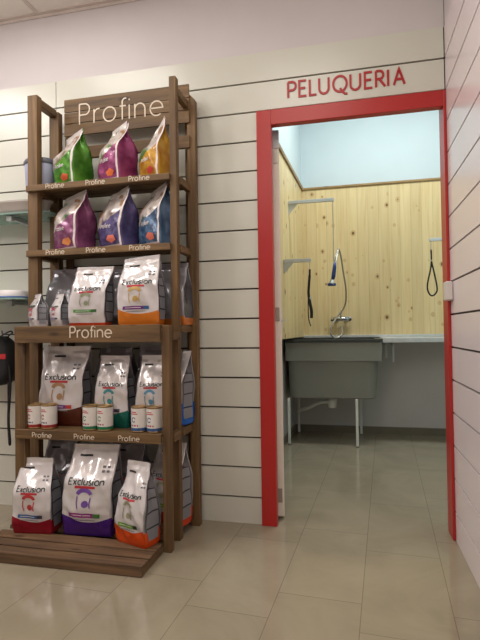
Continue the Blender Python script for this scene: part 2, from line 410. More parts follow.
# doorway: red frame, white lining, open leaf with hinges
dr = empty('door_1', (-.86, 0, 0), kind='structure')
def dpart(name, bm, m, **kw):
    o = link(name, bm, m, dr, **kw); o.location = (.86, 0, 0); return o
bm = bmesh.new(); box(bm, -.897, -.822, -.018, .03, 0, 2.074); box(bm, -.822, -.0135, -.018, .024, 1.998, 2.0735); box(bm, -.0135, -.001, -.018, .10, 0, 2.0735)
dpart('frame', bm, M['red'], bevel=.002)
bm = bmesh.new(); box(bm, -.850, -.8425, .031, .083, 0, 1.997)
dpart('lining', bm, M['lining'])
leaf = bpy.data.objects.new('leaf', None); 
bm = bx(0, .040, 0, .78, .012, 2.012)
leaf = link('leaf', bm, M['door_white'], dr, bevel=.002); leaf.location = (-.8385+.86, .085, 0); leaf.rotation_euler = (0, 0, math.radians(8.4))
for z in (.12, 1.05, 1.872):
    bm = bmesh.new(); box(bm, -.002, .030, -.004, .0, z-.035, z+.035); 
    tube(bm, [(-.004, -.004, z-.037), (-.004, -.004, z+.037)], .006)
    for q in (-.022, .0, .022): tube(bm, [(.018, -.004, z+q), (.018, -.0055, z+q)], .003, 8)
    link('hinge', bm, M['hinge'], leaf)
bm = bmesh.new(); box(bm, .008, .039, -.006, .0, 1.915, 2.008); box(bm, .012, .035, -.008, -.006, 1.920, 2.002)
link('rebate_plate', bm, M['steel_dull'], leaf)
bm = bmesh.new(); box(bm, .0402, .048, .69, .73, .96, 1.10); tube(bm, [(.048, .71, 1.03), (.058, .71, 1.03), (.058, .62, 1.03)], .008)
link('handle', bm, M['steel'], leaf)

# sensor box on the frame
t = empty('sensor_box', (0, -.04, 1.135), 'white plastic sensor box fixed at the corner beside the red door frame', 'sensor')
bm = bx(-.034, -.0005, -.042, .018, -.043, .043); link('housing', bm, M['sensor'], t, bevel=.008)
bm = bx(-.030, -.006, -.0435, -.042, -.038, .038); link('cover', bm, M['sensor'], t, bevel=.001)

# PELUQUERIA
t = empty('wall_sign', (-.735, 0, 2.130), 'red PELUQUERIA lettering on the white boards above the door frame', 'sign')
for ch, g in zip('PELUQUERIA', text_lines('PELUQUERIA', .077, .553, .11)):
    bm = bmesh.new(); strokes(bm, g, .0105, .004, lambda a, b, o: Vector((a, -o, b)))
    link('letter', bm, M['red_letter'], t)

# ------------------------------------------------------------------ wooden display rack
rk = empty('display_rack', (-1.62, -.2, 0), 'brown slatted wooden display rack filled with pet food bags', 'display rack')
RO = Vector((1.62, .2, 0))
def rpart(name, bm, ax, parent=None, bevel=.002):
    o = link(name, bm, M['wood_'+ax], parent or rk, bevel=bevel)
    if parent is None: o.location = RO
    return o
# upper front posts, rear posts, lower front posts
rpart('post', bx(-2.030, -1.975, -.265, -.225, .045, 2.175), 'z')
bm = bmesh.new(); v = box(bm, -1.268, -1.235, -.265, -.225, .0, 2.175)
rpart('post', bm, 'z')
rpart('post', bx(-2.028, -1.972, -.085, -.045, .045, 2.165), 'z')
bm = bmesh.new(); v = box(bm, -1.242, -1.199, -.085, -.045, .0, 2.185); v[5].co.z -= .045; v[6].co.z -= .045
rpart('post', bm, 'z')
rpart('post', bx(-2.014, -1.960, -.388, -.350, .045, .925), 'z')
rpart('post', bx(-1.268, -1.232, -.388, -.350, .0, .998), 'z')
rpart('back_stile', bx(-1.268, -1.232, -.040, -.012, .045, 2.12), 'z')
rpart('back_stile', bx(-1.96, -1.925, -.040, -.012, .045, 2.12), 'z')
# side rails
for x0, x1, zz in ((-2.022, -1.982, (2.138,)), (-1.258, -1.230, (2.095,))):
    for z in zz: rpart('side_rail', bx(x0, x1, -.2245, -.0855, z, z+.035), 'y')
for z in (1.672, 1.345, .965, .475):
    rpart('side_rail', bx(-2.018, -1.984, -.2245, -.0855, z, z+.036), 'y'); rpart('side_rail', bx(-1.252, -1.226, -.2245, -.0855, z, z+.036), 'y')
for z in (.93, .475):
    rpart('side_rail', bx(-2.006, -1.968, -.3495, -.2655, z, z+.04), 'y'); rpart('side_rail', bx(-1.250, -1.224, -.3495, -.2655, z, z+.04), 'y')
# header board
hb = bmesh.new()
for z0, z1 in ((2.150, 2.218), (2.088, 2.146), (2.022, 2.084), (1.895, 1.958)):
    box(hb, -1.930, -1.226, -.095, -.0855 if False else -.086, z0, z1)
hb2 = rpart('header_board', hb, 'x', bevel=.0015)
text_on_plane('Profine', -1.838, 2.076, .108, .472, -.0955, .0072, M['letter_cream'], hb2, track=.10)
# shelves
def shelf(x0, x1, yf, zt, zb, texts, size, w):
    bm = bmesh.new()
    n = 3 if yf > -.3 else 4; span = (-.045-(yf+.022)); wd = span/n
    for i in range(n): box(bm, x0+.004, x1-.004, yf+.022+i*wd+.004, yf+.022+(i+1)*wd-.004, zt-.018, zt-.003)
    s = rpart('shelf', bm, 'x', bevel=.0015)
    f = link('front_board', bx(x0, x1, yf, yf+.02, zb, zt-.001), M['wood_x'], s, bevel=.002)
    for tx, tz, tw in texts: text_on_plane('Profine', tx, tz, size, tw, yf-.0003, w, M['letter_cream'], s, track=.06, slope=0)
    return s
for zt, zb in ((1.711, 1.680), (1.384, 1.351)):
    shelf(-2.026, -1.2625, -.2855, zt, zb, ((-1.912, zb+.006, .100), (-1.692, zb+.006, .100), (-1.466, zb+.006, .104)), .023, .0034)
shelf(-2.000, -1.2675, -.4085, 1.003, .924, ((-1.706, .947, .208),), .050, .0056)
s4 = shelf(-2.000, -1.2675, -.4085, .520, .477, ((-1.905, .486, .100), (-1.688, .486, .100), (-1.468, .486, .100)), .022, .0026)
# foot platform
bm = bmesh.new()
for i, (a, b) in enumerate(((-.600, -.552), (-.541, -.482), (-.470, -.398), (-.348, -.29), (-.28, -.215), (-.205, -.14), (-.13, -.07))):
    x1 = -1.268
    box(bm, -2.075, x1, a, b, .026, .044)
pl = rpart('platform', bm, 'x', bevel=.0015); pl.data.materials[0] = M['deck_x']
bm = bmesh.new(); box(bm, -2.075, -1.268, -.615, -.600, .002, .0455); link('front_board', bm, M['deck_x'], pl, bevel=.002)
for x in (-2.07, -1.68, -1.300):
    bm = bx(x, x+.03, -.5995, -.395, 0, .0258); link('bearer', bm, M['wood_y'], pl)

# ------------------------------------------------------------------ bags
class Bag:
    def __init__(s, FL, FR, D, H, z0, topw=1.0, lean=(0, 0), tilt=0, seed=0, amp=.006, tops=.55, pinch=.3, belly=.12, hl=None):
        s.FL, s.FR = Vector((*FL, z0)), Vector((*FR, z0)); v = s.FR-s.FL; s.W = v.length; s.D = D; s.H = H
        s.th = math.atan2(v.y, v.x); bn = Vector((-math.sin(s.th), math.cos(s.th), 0))
        s.loc = (s.FL+s.FR)/2+bn*D/2; s.topw = topw; s.lean = lean; s.tilt = tilt; s.seed = seed*7.31+3; s.amp = amp; s.tops = tops; s.pinch = pinch; s.belly = belly
    def prof(s, t):
        k = max(0, min(1, (t-s.tops)/(.93-s.tops))); k = k*k*(3-2*k)
        w = s.W/2*(1+(s.topw-1)*k)*(.985+.03*math.sin(min(1, t/.6)*PI)); d = s.D/2*(1-k)+.0028*k
        d *= (1+.10*math.sin(min(1, t/.75)*PI))
        if t < .02: w *= .985; d *= .97
        return w, d, k
    def fin(s, x, y, t):
        u = x/(s.W/2)
        z = t*s.H+s.tilt*u*t**3
        q = Vector((x*1.0, y, z)); A = s.amp*min(1, t*6+.1)
        nv = noise.noise_vector(q*13+Vector((s.seed, 0, 0)))*A+noise.noise_vector(q*34+Vector((0, s.seed, 0)))*A*.35
        fold = 1-abs(noise.noise(Vector((x*16+z*7, y*6, z*6+s.seed)))*2); y2 = y-(fold*A*1.1 if t < .93 else 0)*(1 if y < 0 else -1)
        return Vector((x+nv.x*.7+s.lean[0]*t*t, y2+nv.y+s.lean[1]*t*t, max(z+nv.z*.3*(1 if t > .03 else 0), 0)))
    def front(s, u, t, off=0):
        w, d, k = s.prof(t); bul = s.belly*s.D*(1-u*u)*math.sin(min(1, t/.85)*PI)
        return s.fin(u*w, -d-bul-off, t)
    def side(s, v, t, sg=1, off=0):
        w, d, k = s.prof(t); p = s.pinch*s.D*(1-abs(v))*(t**1.2) - .05*s.D*(1-v*v)*(1-t)
        return s.fin(sg*(w-p+off), v*d, t)
    def build(s, name, label, cat, group, mats, nu=20, ns=8, nt=46, parts=True):
        root = empty(name, s.loc, label, cat, group); root.rotation_euler = (0, 0, s.th); s.root = root
        bm = bmesh.new(); uvl = bm.loops.layers.uv.new('UVMap')
        T = [0, .012, .03]+[.03+.97*(i+1)/nt for i in range(nt)]
        def grid(f, us, mi, flip):
            V = [[bm.verts.new(f(u, t)) for u in us] for t in T]
            for j in range(len(T)-1):
                for i in range(len(us)-1):
                    fc = bm.faces.new((V[j][i], V[j][i+1], V[j+1][i+1], V[j+1][i])); fc.material_index = mi
                    for lp, (a, b) in zip(fc.loops, ((i, j), (i+1, j), (i+1, j+1), (i, j+1))): lp[uvl].uv = ((us[a]+1)/2, T[b])
        us = [-1+2*i/nu for i in range(nu+1)]; vs = [-1+2*i/ns for i in range(ns+1)]
        grid(lambda u, t: s.front(u, t), us, 0, 0)
        grid(lambda v, t: s.side(v, t, 1), vs, 1, 0)
        def back(u, t):
            w, d, k = s.prof(t); return s.fin(-u*w, d, t)
        grid(back, us, 0, 0)
        grid(lambda v, t: s.side(-v, t, -1), vs, 1, 0)
        bot = [bm.verts.new(s.fin(x*s.W/2*.95, y*s.D/2*.93, 0)) for x, y in ((-1,-1),(1,-1),(1,1),(-1,1))]
        f = bm.faces.new(bot[::-1])
        for lp in f.loops: lp[uvl].uv = (.5, 0)
        bmesh.ops.remove_doubles(bm, verts=bm.verts[:], dist=.0004)
        o = link('pouch', bm, list(mats), root, smooth=True)
        return s
    def fmap(s, a, b, off):    # metres from centre, metres up
        t = b/s.H; w, d, k = s.prof(t); return s.front(a/w, t, .0018+off)
    def smap(s, a, b, off):
        t = b/s.H; return s.side(a, t, 1, .0016+off)
    def decal(s, name, pts, m, side=False):
        """filled patch given as a grid function over [0,1]^2 -> (a,b)"""
        f, nx, ny = pts; bm = bmesh.new(); mp = s.smap if side else s.fmap
        V = [[bm.verts.new(mp(*f(i/nx, j/ny), 0)) for i in range(nx+1)] for j in range(ny+1)]
        for j in range(ny):
            for i in range(nx): bm.faces.new((V[j][i], V[j][i+1], V[j+1][i+1], V[j+1][i]))
        return link(name, bm, m, s.root, smooth=True)
    def rect(s, name, a0, a1, b0, b1, m, side=False, n=(14, 5)):
        return s.decal(name, (lambda p, q: (a0+(a1-a0)*p, b0+(b1-b0)*q), *n), m, side)
    def lines(s, name, L, w, m, side=False):
        bm = bmesh.new(); strokes(bm, L, w, .0004, s.smap if side else s.fmap); return link(name, bm, m, s.root)
    def exclusion(s, tint, banner, small=False, banner2=(60, 60, 70), side=True):
        W, H = s.W, s.H; k = W/.24; z0 = .585*H; x0 = -.37*W
        gl = text_lines('Exclusion', .028*k, .72*W, .10)
        L = [[(x0+a, z0+b) for a, b in l] for g in gl for l in g]
        s.lines('brand_text', L, .0044*k, M['ink_green'])
        s.rect('red_strapline', -.24*W, .18*W, z0-.017*k, z0-.005*k, M['ink_red'])
        s.rect('black_mark', -.30*W, -.04*W, .862*H, .885*H, M['ink_black'])
        bm = bmesh.new()
        c = [(-.04*W+p, .465*H+q) for p, q in arc(0, 0, .145*W, .062*H, 165, 15, 12)]; strokes(bm, [c], .018*k, .0004, s.fmap)
        c = [(-.04*W+p, .485*H+q) for p, q in arc(0, 0, .11*W, .04*H, 160, 60, 8)]; strokes(bm, [c], .010*k, .0004, s.fmap)
        strokes(bm, [[(-.185*W, .46*H), (-.20*W, .39*H), (-.17*W, .32*H)]], .005*k, .0004, s.fmap)
        strokes(bm, [arc(-.02*W, .375*H, .034*W, .018*H, 0, 350, 10)], .018*k, .0004, s.fmap)
        strokes(bm, [[(.09*W, .45*H), (.07*W, .375*H), (.08*W, .33*H)]], .006*k, .0004, s.fmap)
        link('emblem', bm, col_mat(tint), s.root)
        s.rect('banner', -.36*W, .16*W, .222*H, .270*H, col_mat(banner)); s.rect('banner_end', .16*W, .30*W, .222*H, .270*H, col_mat(banner2))
        s.lines('small_text', [[(-.30*W, .246*H), (.10*W, .246*H)]], .003*k, M['ink_white'])
        s.lines('small_text', [[(-.28*W, .195*H), (.20*W, .195*H)]], .0035*k, M['ink_grey'])
        s.lines('icons', [[(.24*W+dx*W, .72*H+dz*H), (.295*W+dx*W, .72*H+dz*H)] for dx in (0, .09) for dz in (0, .045)], .009*k, M['ink_grey'])
        if side: s.side_panels()
    def side_panels(s):
        for b0, b1 in ((.08, .22), (.24, .40), (.42, .56), (.58, .68)):
            s.rect('info_panel', -.62, .62, b0*s.H, b1*s.H, M['info_grey'], True, (4, 4))
            s.rect('info_rule', -.6, .6, b1*s.H, (b1+.012)*s.H, M['ink_black'], True, (4, 1))
    def profine(s, blob, seam=True):
        W, H = s.W, s.H
        # white seam down the front right edge
        if seam: s.rect('edge_seam', .86*W/2, .99*W/2, .03*H, .95*H, M['seam_white'], n=(1, 30))
        def bl(p, q):
            a = 2*PI*p; r = q*(1+.12*math.sin(5*a+s.seed)); return (.14*W+.18*W*r*math.cos(a), .145*H+.062*H*r*math.sin(a))
        s.decal('picture', (bl, 16, 3), col_mat(blob))
        L = [[(-.30*W+a, .34*H+b) for a, b in l] for g in text_lines('Profine', .018*H/.27, .42*W, .08) for l in g]
        s.lines('brand_text', L, .0024, M['ink_white'])

SIL = (226, 222, 222)
DG = (118, 118, 124)
ZD, Z4, ZM, Z2, Z1 = .0456, .5185, 1.001, 1.3825, 1.7095
gB, gC, gM = 'dog food bags on the platform of the rack', 'dog food bags on the shelf with the cans', 'dog food bags on the projecting middle shelf'
def ex(FL, FR, D, H, z, rgb, label, group, tint, banner, b2=(60, 60, 70), deco=True, mats=None, **kw):
    random.seed(kw.get('seed', 0)); b = Bag(FL, FR, D, H, z, **kw)
    b.build('pet_food_bag', label, 'pet food bag', group, mats or exclusion_mats('film_%d' % len(bpy.data.materials), rgb))
    if deco: b.exclusion(tint, banner, banner2=b2)
    return b
# platform, front row
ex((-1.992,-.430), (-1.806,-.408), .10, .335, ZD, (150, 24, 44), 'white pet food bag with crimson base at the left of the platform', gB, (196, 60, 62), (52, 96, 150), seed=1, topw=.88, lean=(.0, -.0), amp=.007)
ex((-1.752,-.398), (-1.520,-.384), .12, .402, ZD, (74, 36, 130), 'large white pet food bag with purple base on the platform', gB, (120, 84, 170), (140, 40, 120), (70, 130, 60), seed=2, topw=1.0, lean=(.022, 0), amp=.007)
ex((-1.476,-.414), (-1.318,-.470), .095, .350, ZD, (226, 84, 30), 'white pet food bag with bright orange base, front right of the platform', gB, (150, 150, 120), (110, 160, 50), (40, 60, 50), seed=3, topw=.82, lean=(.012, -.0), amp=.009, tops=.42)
# platform, back row
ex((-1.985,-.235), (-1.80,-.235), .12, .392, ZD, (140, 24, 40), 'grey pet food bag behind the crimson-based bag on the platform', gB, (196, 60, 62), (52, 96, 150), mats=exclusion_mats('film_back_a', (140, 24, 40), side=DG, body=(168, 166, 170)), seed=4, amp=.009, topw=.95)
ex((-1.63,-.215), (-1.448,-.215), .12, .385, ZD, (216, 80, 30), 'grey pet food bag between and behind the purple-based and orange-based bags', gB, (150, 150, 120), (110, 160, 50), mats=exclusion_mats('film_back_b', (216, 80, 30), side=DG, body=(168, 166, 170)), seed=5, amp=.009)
ex((-1.422,-.179), (-1.248,-.230), .098, .388, ZD, (220, 70, 36), 'orange-based pet food bag showing between the right posts of the rack, on the platform', gB, (150, 150, 120), (110, 160, 50), seed=6, topw=.95, lean=(.012, .0), amp=.006)
# shelf with cans, front row
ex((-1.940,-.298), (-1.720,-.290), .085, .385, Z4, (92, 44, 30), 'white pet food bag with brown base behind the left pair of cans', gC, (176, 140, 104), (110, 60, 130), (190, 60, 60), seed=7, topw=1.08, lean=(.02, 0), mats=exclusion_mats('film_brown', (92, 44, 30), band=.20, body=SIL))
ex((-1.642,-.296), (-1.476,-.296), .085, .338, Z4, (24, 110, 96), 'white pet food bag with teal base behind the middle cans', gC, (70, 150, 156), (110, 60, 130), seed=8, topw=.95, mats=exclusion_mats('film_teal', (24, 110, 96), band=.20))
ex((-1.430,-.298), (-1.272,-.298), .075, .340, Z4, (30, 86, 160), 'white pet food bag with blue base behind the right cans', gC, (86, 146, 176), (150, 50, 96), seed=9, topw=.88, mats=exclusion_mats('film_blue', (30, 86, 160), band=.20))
# back row
ex((-2.034,-.180), (-1.982,-.205), .060, .390, Z4, (150, 24, 44), 'narrow red and white pet food bag between the two left posts, behind the brown-based bag', gC, (196, 60, 62), (52, 96, 150), deco=False, seed=10, topw=.9, mats=[exclusion_mats('film_redb', (170, 30, 50), band=.3)[0], plain('crimson_film', (150, 28, 46), .3)])
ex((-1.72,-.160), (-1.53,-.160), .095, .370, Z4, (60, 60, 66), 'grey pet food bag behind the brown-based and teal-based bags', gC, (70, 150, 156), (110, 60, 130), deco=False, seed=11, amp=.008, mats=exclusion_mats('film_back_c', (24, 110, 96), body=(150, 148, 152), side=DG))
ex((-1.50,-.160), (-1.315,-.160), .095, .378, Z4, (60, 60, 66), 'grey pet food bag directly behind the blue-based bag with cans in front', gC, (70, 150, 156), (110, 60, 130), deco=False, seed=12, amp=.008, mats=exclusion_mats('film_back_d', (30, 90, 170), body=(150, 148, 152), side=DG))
b = ex((-1.284,-.182), (-1.246,-.194), .095, .355, Z4, (24, 96, 176), 'blue-based pet food bag seen from its side between the right posts of the rack', gC, (70, 150, 156), (110, 60, 130), deco=False, seed=13, topw=1.2, amp=.006, lean=(.022, 0), mats=exclusion_mats('film_blue_side', (20, 96, 186), band=.26))
b.side_panels()
# projecting middle shelf
ex((-2.012,-.280), (-1.914,-.357), .052, .160, ZM, (200, 190, 190), 'small silver sample bag turned sideways at the left end of the middle shelf', gM, (190, 90, 110), (90, 60, 130), mats=exclusion_mats('film_small_a', (200, 194, 194), side=(96, 98, 104)), seed=14, amp=.004, topw=.8)
ex((-1.864,-.318), (-1.788,-.353), .050, .156, ZM, (200, 190, 190), 'small silver sample bag turned sideways, just left of the green-banner bag', gM, (170, 80, 110), (90, 60, 130), mats=exclusion_mats('film_small_b', (200, 194, 194), side=(96, 98, 104)), seed=15, amp=.004, topw=.85)
ex((-1.737,-.360), (-1.562,-.350), .085, .280, ZM, (206, 72, 40), 'white pet food bag with green banner and thin orange-red base on the middle shelf', gM, (150, 160, 130), (84, 150, 70), (60, 110, 60), mats=exclusion_mats('film_green', (206, 72, 40), band=.05, curve=-.0), seed=16, topw=1.08, lean=(.028, 0), amp=.006)
ex((-1.491,-.358), (-1.299,-.348), .098, .318, ZM, (214, 124, 40), 'white pet food bag with light orange base at the right of the middle shelf', gM, (206, 170, 100), (110, 40, 120), (50, 90, 140), mats=exclusion_mats('film_orange', (214, 124, 40), band=.16), seed=17, topw=.92, lean=(.006, 0), tilt=.010, amp=.007)
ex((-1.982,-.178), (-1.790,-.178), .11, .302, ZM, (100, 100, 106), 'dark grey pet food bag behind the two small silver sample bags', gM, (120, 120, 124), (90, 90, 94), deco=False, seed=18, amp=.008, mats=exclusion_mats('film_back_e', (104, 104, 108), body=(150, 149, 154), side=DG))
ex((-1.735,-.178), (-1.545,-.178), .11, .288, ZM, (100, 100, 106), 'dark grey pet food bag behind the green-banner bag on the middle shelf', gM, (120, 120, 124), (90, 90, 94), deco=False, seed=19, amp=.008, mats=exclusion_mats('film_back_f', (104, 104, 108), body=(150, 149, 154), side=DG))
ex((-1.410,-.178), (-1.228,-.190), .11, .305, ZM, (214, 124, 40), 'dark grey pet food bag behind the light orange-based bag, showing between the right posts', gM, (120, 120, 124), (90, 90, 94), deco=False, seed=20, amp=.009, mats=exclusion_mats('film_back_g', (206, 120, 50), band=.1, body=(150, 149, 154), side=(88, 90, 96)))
# two upper shelves: pouches turned with the printed front to the left
def pf(corner, z, W, D, H, main, dark, blob, label, group, pic=(120, 110, 80), th=-50, **kw):
    a = math.radians(th); FR = Vector(corner); FL = FR-Vector((math.cos(a), math.sin(a)))*W
    b = Bag(FL[:], FR[:], D, H, z, **kw); b.build('pet_food_pouch', label, 'pet food pouch', group, profine_mats('pf_%d' % len(bpy.data.materials), main, dark, pic=pic)); b.profine(blob)
g1, g2 = 'pouches on the top shelf of the rack', 'pouches on the second shelf of the rack'
pf((-1.771, -0.262), Z1, 0.172, 0.104, .270, (92, 156, 50), (52, 108, 30), (206, 90, 50), 'bright green pouch at the left of the top shelf', g1, seed=21, th=-25, lean=(.03, -.01), tilt=.014, topw=.85, tops=.55, amp=.006)
pf((-1.529, -0.262), Z1, 0.150, 0.108, .282, (160, 72, 122), (118, 40, 86), (222, 110, 50), 'magenta pouch in the middle of the top shelf', g1, pic=(96, 120, 70), seed=22, th=-25, lean=(.03, -.01), tilt=.016, topw=.8, tops=.55, amp=.006)
pf((-1.325, -0.262), Z1, 0.138, 0.079, .245, (206, 160, 60), (170, 116, 30), (196, 60, 50), 'yellow pouch with slanting top at the right of the top shelf', g1, pic=(80, 120, 60), seed=23, th=-27, lean=(.02, 0), tilt=.062, topw=.85, tops=.50, amp=.006)
pf((-1.757, -0.262), Z2, 0.176, 0.112, .290, (150, 86, 126), (108, 56, 90), (222, 140, 80), 'mauve pouch with green and silver top at the left of the second shelf', g2, pic=(60, 96, 56), seed=24, th=-20, lean=(.03, -.01), tilt=.012, topw=.92, tops=.55, amp=.007)
pf((-1.516, -0.262), Z2, 0.170, 0.100, .288, (100, 92, 140), (66, 60, 100), (222, 120, 100), 'violet pouch in the middle of the second shelf', g2, pic=(110, 90, 84), seed=25, th=-24, lean=(.03, -.01), tilt=.016, topw=.8, tops=.55, amp=.008)
pf((-1.321, -0.262), Z2, 0.147, 0.092, .292, (92, 122, 156), (46, 72, 104), (206, 110, 90), 'blue pouch at the right of the second shelf', g2, pic=(70, 90, 60), seed=26, th=-27, lean=(.02, 0), tilt=.022, topw=.8, tops=.55, amp=.007)

# ------------------------------------------------------------------ cans
def can_label_mat(name, rgb):
    t = NT(name); co = t.add('ShaderNodeTexCoord'); se = t.add('ShaderNodeSeparateXYZ'); t.link(co.outputs['Object'], se.inputs[0])
    m = t.math('LESS_THAN', se.outputs[2], .020)
    n = t.add('ShaderNodeTexNoise', Scale=30.0); t.link(co.outputs['Object'], n.inputs['Vector'])
    c = t.ramp(n.outputs[0], [(.3, lin((220, 216, 210))), (.7, lin((228, 224, 218)))])
    t.base(t.mix(m, c, lin(rgb))); t.b.inputs['Roughness'].default_value = .35; return t.m
def can(x, y, rgb, stripe, label, group):
    r, h = .0358, .114
    t = empty('food_can', (x, y, Z4), label, 'can', group)
    bm = bmesh.new(); lathe(bm, [(r*.9, 0), (r+.0008, .0006), (r+.0008, .004), (r, .005), (r, h-.005), (r+.0008, h-.004), (r+.0008, h-.0006), (r-.001, h), (r-.003, h-.003), (r-.003, h-.0035)], n=36)
    link('body', bm, M['gold'], t, smooth=True)
    bm = bmesh.new(); n = 36
    lo = [bm.verts.new(((r+.0004)*math.cos(2*PI*k/n), (r+.0004)*math.sin(2*PI*k/n), .007)) for k in range(n)]; hi = [bm.verts.new((v.co.x, v.co.y, h-.008)) for v in lo]
    for k in range(n): bm.faces.new((lo[k], lo[(k+1) % n], hi[(k+1) % n], hi[k]))
    key = 'can_%d_%d_%d' % rgb
    if key not in M: M[key] = can_label_mat(key, rgb)
    lb = link('label_wrap', bm, M[key], t, smooth=True)
    fn = lambda a, b, o: Vector(((r+.0007+o)*math.sin(a/r-.35), -(r+.0007+o)*math.cos(a/r-.35), b))
    bm = bmesh.new()
    strokes(bm, [[(-.018, .082), (.020, .082)], [(-.012, .090), (.014, .090)]], .004, .0003, fn); link('brand_text', bm, M['ink_red'], lb)
    bm = bmesh.new(); strokes(bm, [arc(0, .056, .009, .010, 20, 330, 10)], .004, .0003, fn); link('emblem', bm, col_mat(rgb), lb)
    bm = bmesh.new(); strokes(bm, [[(-.022, .030), (.022, .030)]], .007, .0003, fn); link('stripe', bm, col_mat(stripe), lb)
for (cx0, rgb, st, nm, place) in ((-1.932, (150, 40, 40), (50, 70, 100), 'red-based', 'brown-based bag'), (-1.640, (30, 120, 80), (160, 50, 90), 'green-based', 'teal-based bag'), (-1.396, (50, 90, 140), (170, 60, 90), 'blue-based', 'blue-based bag')):
    g = 'small food cans on the front edge of the shelf'
    can(cx0, -.3465, rgb, st, 'white %s food can, left of the two standing in front of the %s' % (nm, place), g)
    can(cx0+.0745, -.3465, rgb, st, 'white %s food can, right of the two standing in front of the %s' % (nm, place), g)

# ------------------------------------------------------------------ things left of the rack
def glass_shelf(z, x1, name_label, yf=-.30, notch=None):
    t = empty('glass_shelf', (-2.3, -.15, z), name_label, 'shelf', 'glass shelves left of the rack')
    bm = bmesh.new(); xr = x1+2.3; r = .06
    P = [(-.7, .146), (-.7, yf+.15)]+[(xr-r+r*math.sin(a), yf+.15+r-r*math.cos(a)) for a in [PI/2*i/8 for i in range(9)]]
    P += [(xr, .055), (notch+2.3, .055), (notch+2.3, .146)] if notch else [(xr, .146)]
    lo = [bm.verts.new((x, y, -.008)) for x, y in P]; hi = [bm.verts.new((x, y, 0)) for x, y in P]
    bm.faces.new(lo[::-1]); bm.faces.new(hi); n = len(P)
    for i in range(n): bm.faces.new((lo[i], lo[(i+1) % n], hi[(i+1) % n], hi[i]))
    link('glass_plate', bm, M['glass'], t)
    for xx in (-.45, .10):
        bm = bmesh.new(); box(bm, xx-.012, xx+.012, -.02, .1455, -.026, -.0085); box(bm, xx-.016, xx+.016, -.04, -.015, -.036, -.0085)
        link('bracket', bm, M['steel_dull'], t, bevel=.002)
    return t
glass_shelf(1.600, -1.955, 'greenish glass shelf carrying the taupe tray, left of the rack', -.218, -2.04)
glass_shelf(1.150, -2.050, 'greenish glass shelf with the blue-rimmed dish, left of the rack')
t = empty('plastic_tray', (-2.165, -.153, 1.6005), 'taupe rounded plastic tray on the upper glass shelf', 'tray')
bm = bmesh.new(); lathe(bm, [(.150, 0), (.168, .004), (.180, .02), (.190, .045), (.205, .056), (.205, .061), (.196, .062), (.10, .061)], n=56, sx=1.0, sy=.31); link('tray_shell', bm, M['tray'], t, smooth=True)
bm = bmesh.new(); lathe(bm, [(.06, .0622), (.188, .0622), (.190, .0655), (.06, .0655)], n=48, sx=1.0, sy=.31); link('tray_cover', bm, M['tray'], t, smooth=True)
t = empty('storage_tub', (-2.036, -.155, 1.7095), 'pale blue plastic tub with dark lid at the left end of the top shelf', 'storage tub')
bm = bmesh.new(); lathe(bm, [(.052, 0), (.056, .003), (.062, .138), (.062, .142)], n=40, sx=1.33); link('tub_body', bm, M['tub_blue'], t, smooth=True)
bm = bmesh.new(); lathe(bm, [(.064, .1422), (.066, .145), (.066, .158), (.060, .170), (.04, .175), (.02, .176)], n=40, sx=1.33); link('lid', bm, M['lid_grey'], t, smooth=True)
t = empty('pet_dish', (-2.19, -.17, 1.1505), 'white shallow dish with blue stripe on the lower glass shelf', 'dish')
bm = bmesh.new(); lathe(bm, [(.082, 0), (.086, .003), (.072, .040), (.068, .045), (.062, .045), (.055, .012), (.01, .010)], n=40); link('bowl', bm, M['white_plastic'], t, smooth=True)
bm = bmesh.new(); lathe(bm, [(.0862, .004), (.0868, .004), (.0842, .012), (.0836, .012)], n=40); link('stripe', bm, M['blue_band'], t, smooth=True)
t = empty('plastic_box', (-2.31, -.17, 1.1505), 'small blue and white box at the picture edge on the lower glass shelf', 'box')
bm = bx(-.028, .028, -.04, .04, 0, .028); link('carton', bm, col_mat((60, 110, 190)), t, bevel=.003)
bm = bx(-.026, .026, -.038, .038, .0282, .036); link('lid', bm, M['white_plastic'], t, bevel=.003)
# hanging hook + black harness bag
t = empty('wall_hook', (-2.235, -.003, .965), 'dark metal hook peg in the slat wall left of the middle shelf', 'hook')
bm = bmesh.new(); box(bm, -.012, .012, -.006, .002, -.03, .02); link('plate', bm, M['lid_grey'], t, bevel=.001)
bm = bmesh.new(); tube(bm, spline([(0, -.006, 0), (0, -.10, 0), (0, -.185, .002), (0, -.20, .02)]), .004, 8); link('prong', bm, M['lid_grey'], t, smooth=True)
t = empty('carrier_bag', (-2.30, -.12, .80), 'black nylon pet carrier bag with red tag hanging at the left picture edge', 'bag')
bm = bmesh.new()
prof = [(-.10, .11), (-.02, .152), (.020, .150), (.06, .11), (.078, .06), (.082, 0), (.076, -.05), (.055, -.085), (.02, -.105), (-.04, -.115), (-.12, -.115), (-.16, -.06), (-.16, .08)]
P = spline([(x, 0, z) for x, z in prof]+[(prof[0][0], 0, prof[0][1])], 5)[:-1]
rings = []
for y, k in ((-.062, .80), (-.055, .93), (-.03, 1), (.03, 1), (.055, .93), (.062, .8)):
    rings.append([bm.verts.new(((p.x+.04)*k-.04, y, p.z*k)) for p in P])
for a, b in zip(rings, rings[1:]):
    for k in range(len(P)): bm.faces.new((a[k], a[(k+1) % len(P)], b[(k+1) % len(P)], b[k]))
bm.faces.new(rings[0]); bm.faces.new(rings[-1][::-1]); link('bag_body', bm, M['black_cloth'], t, smooth=True)
bm = bx(.034, .072, -.0645, -.060, .035, .062); link('tag', bm, M['red_tag'], t, bevel=.001)
bm = bx(-.05, .03, -.066, -.058, .105, .122); link('paper_tag', bm, M['white_plastic'], t)
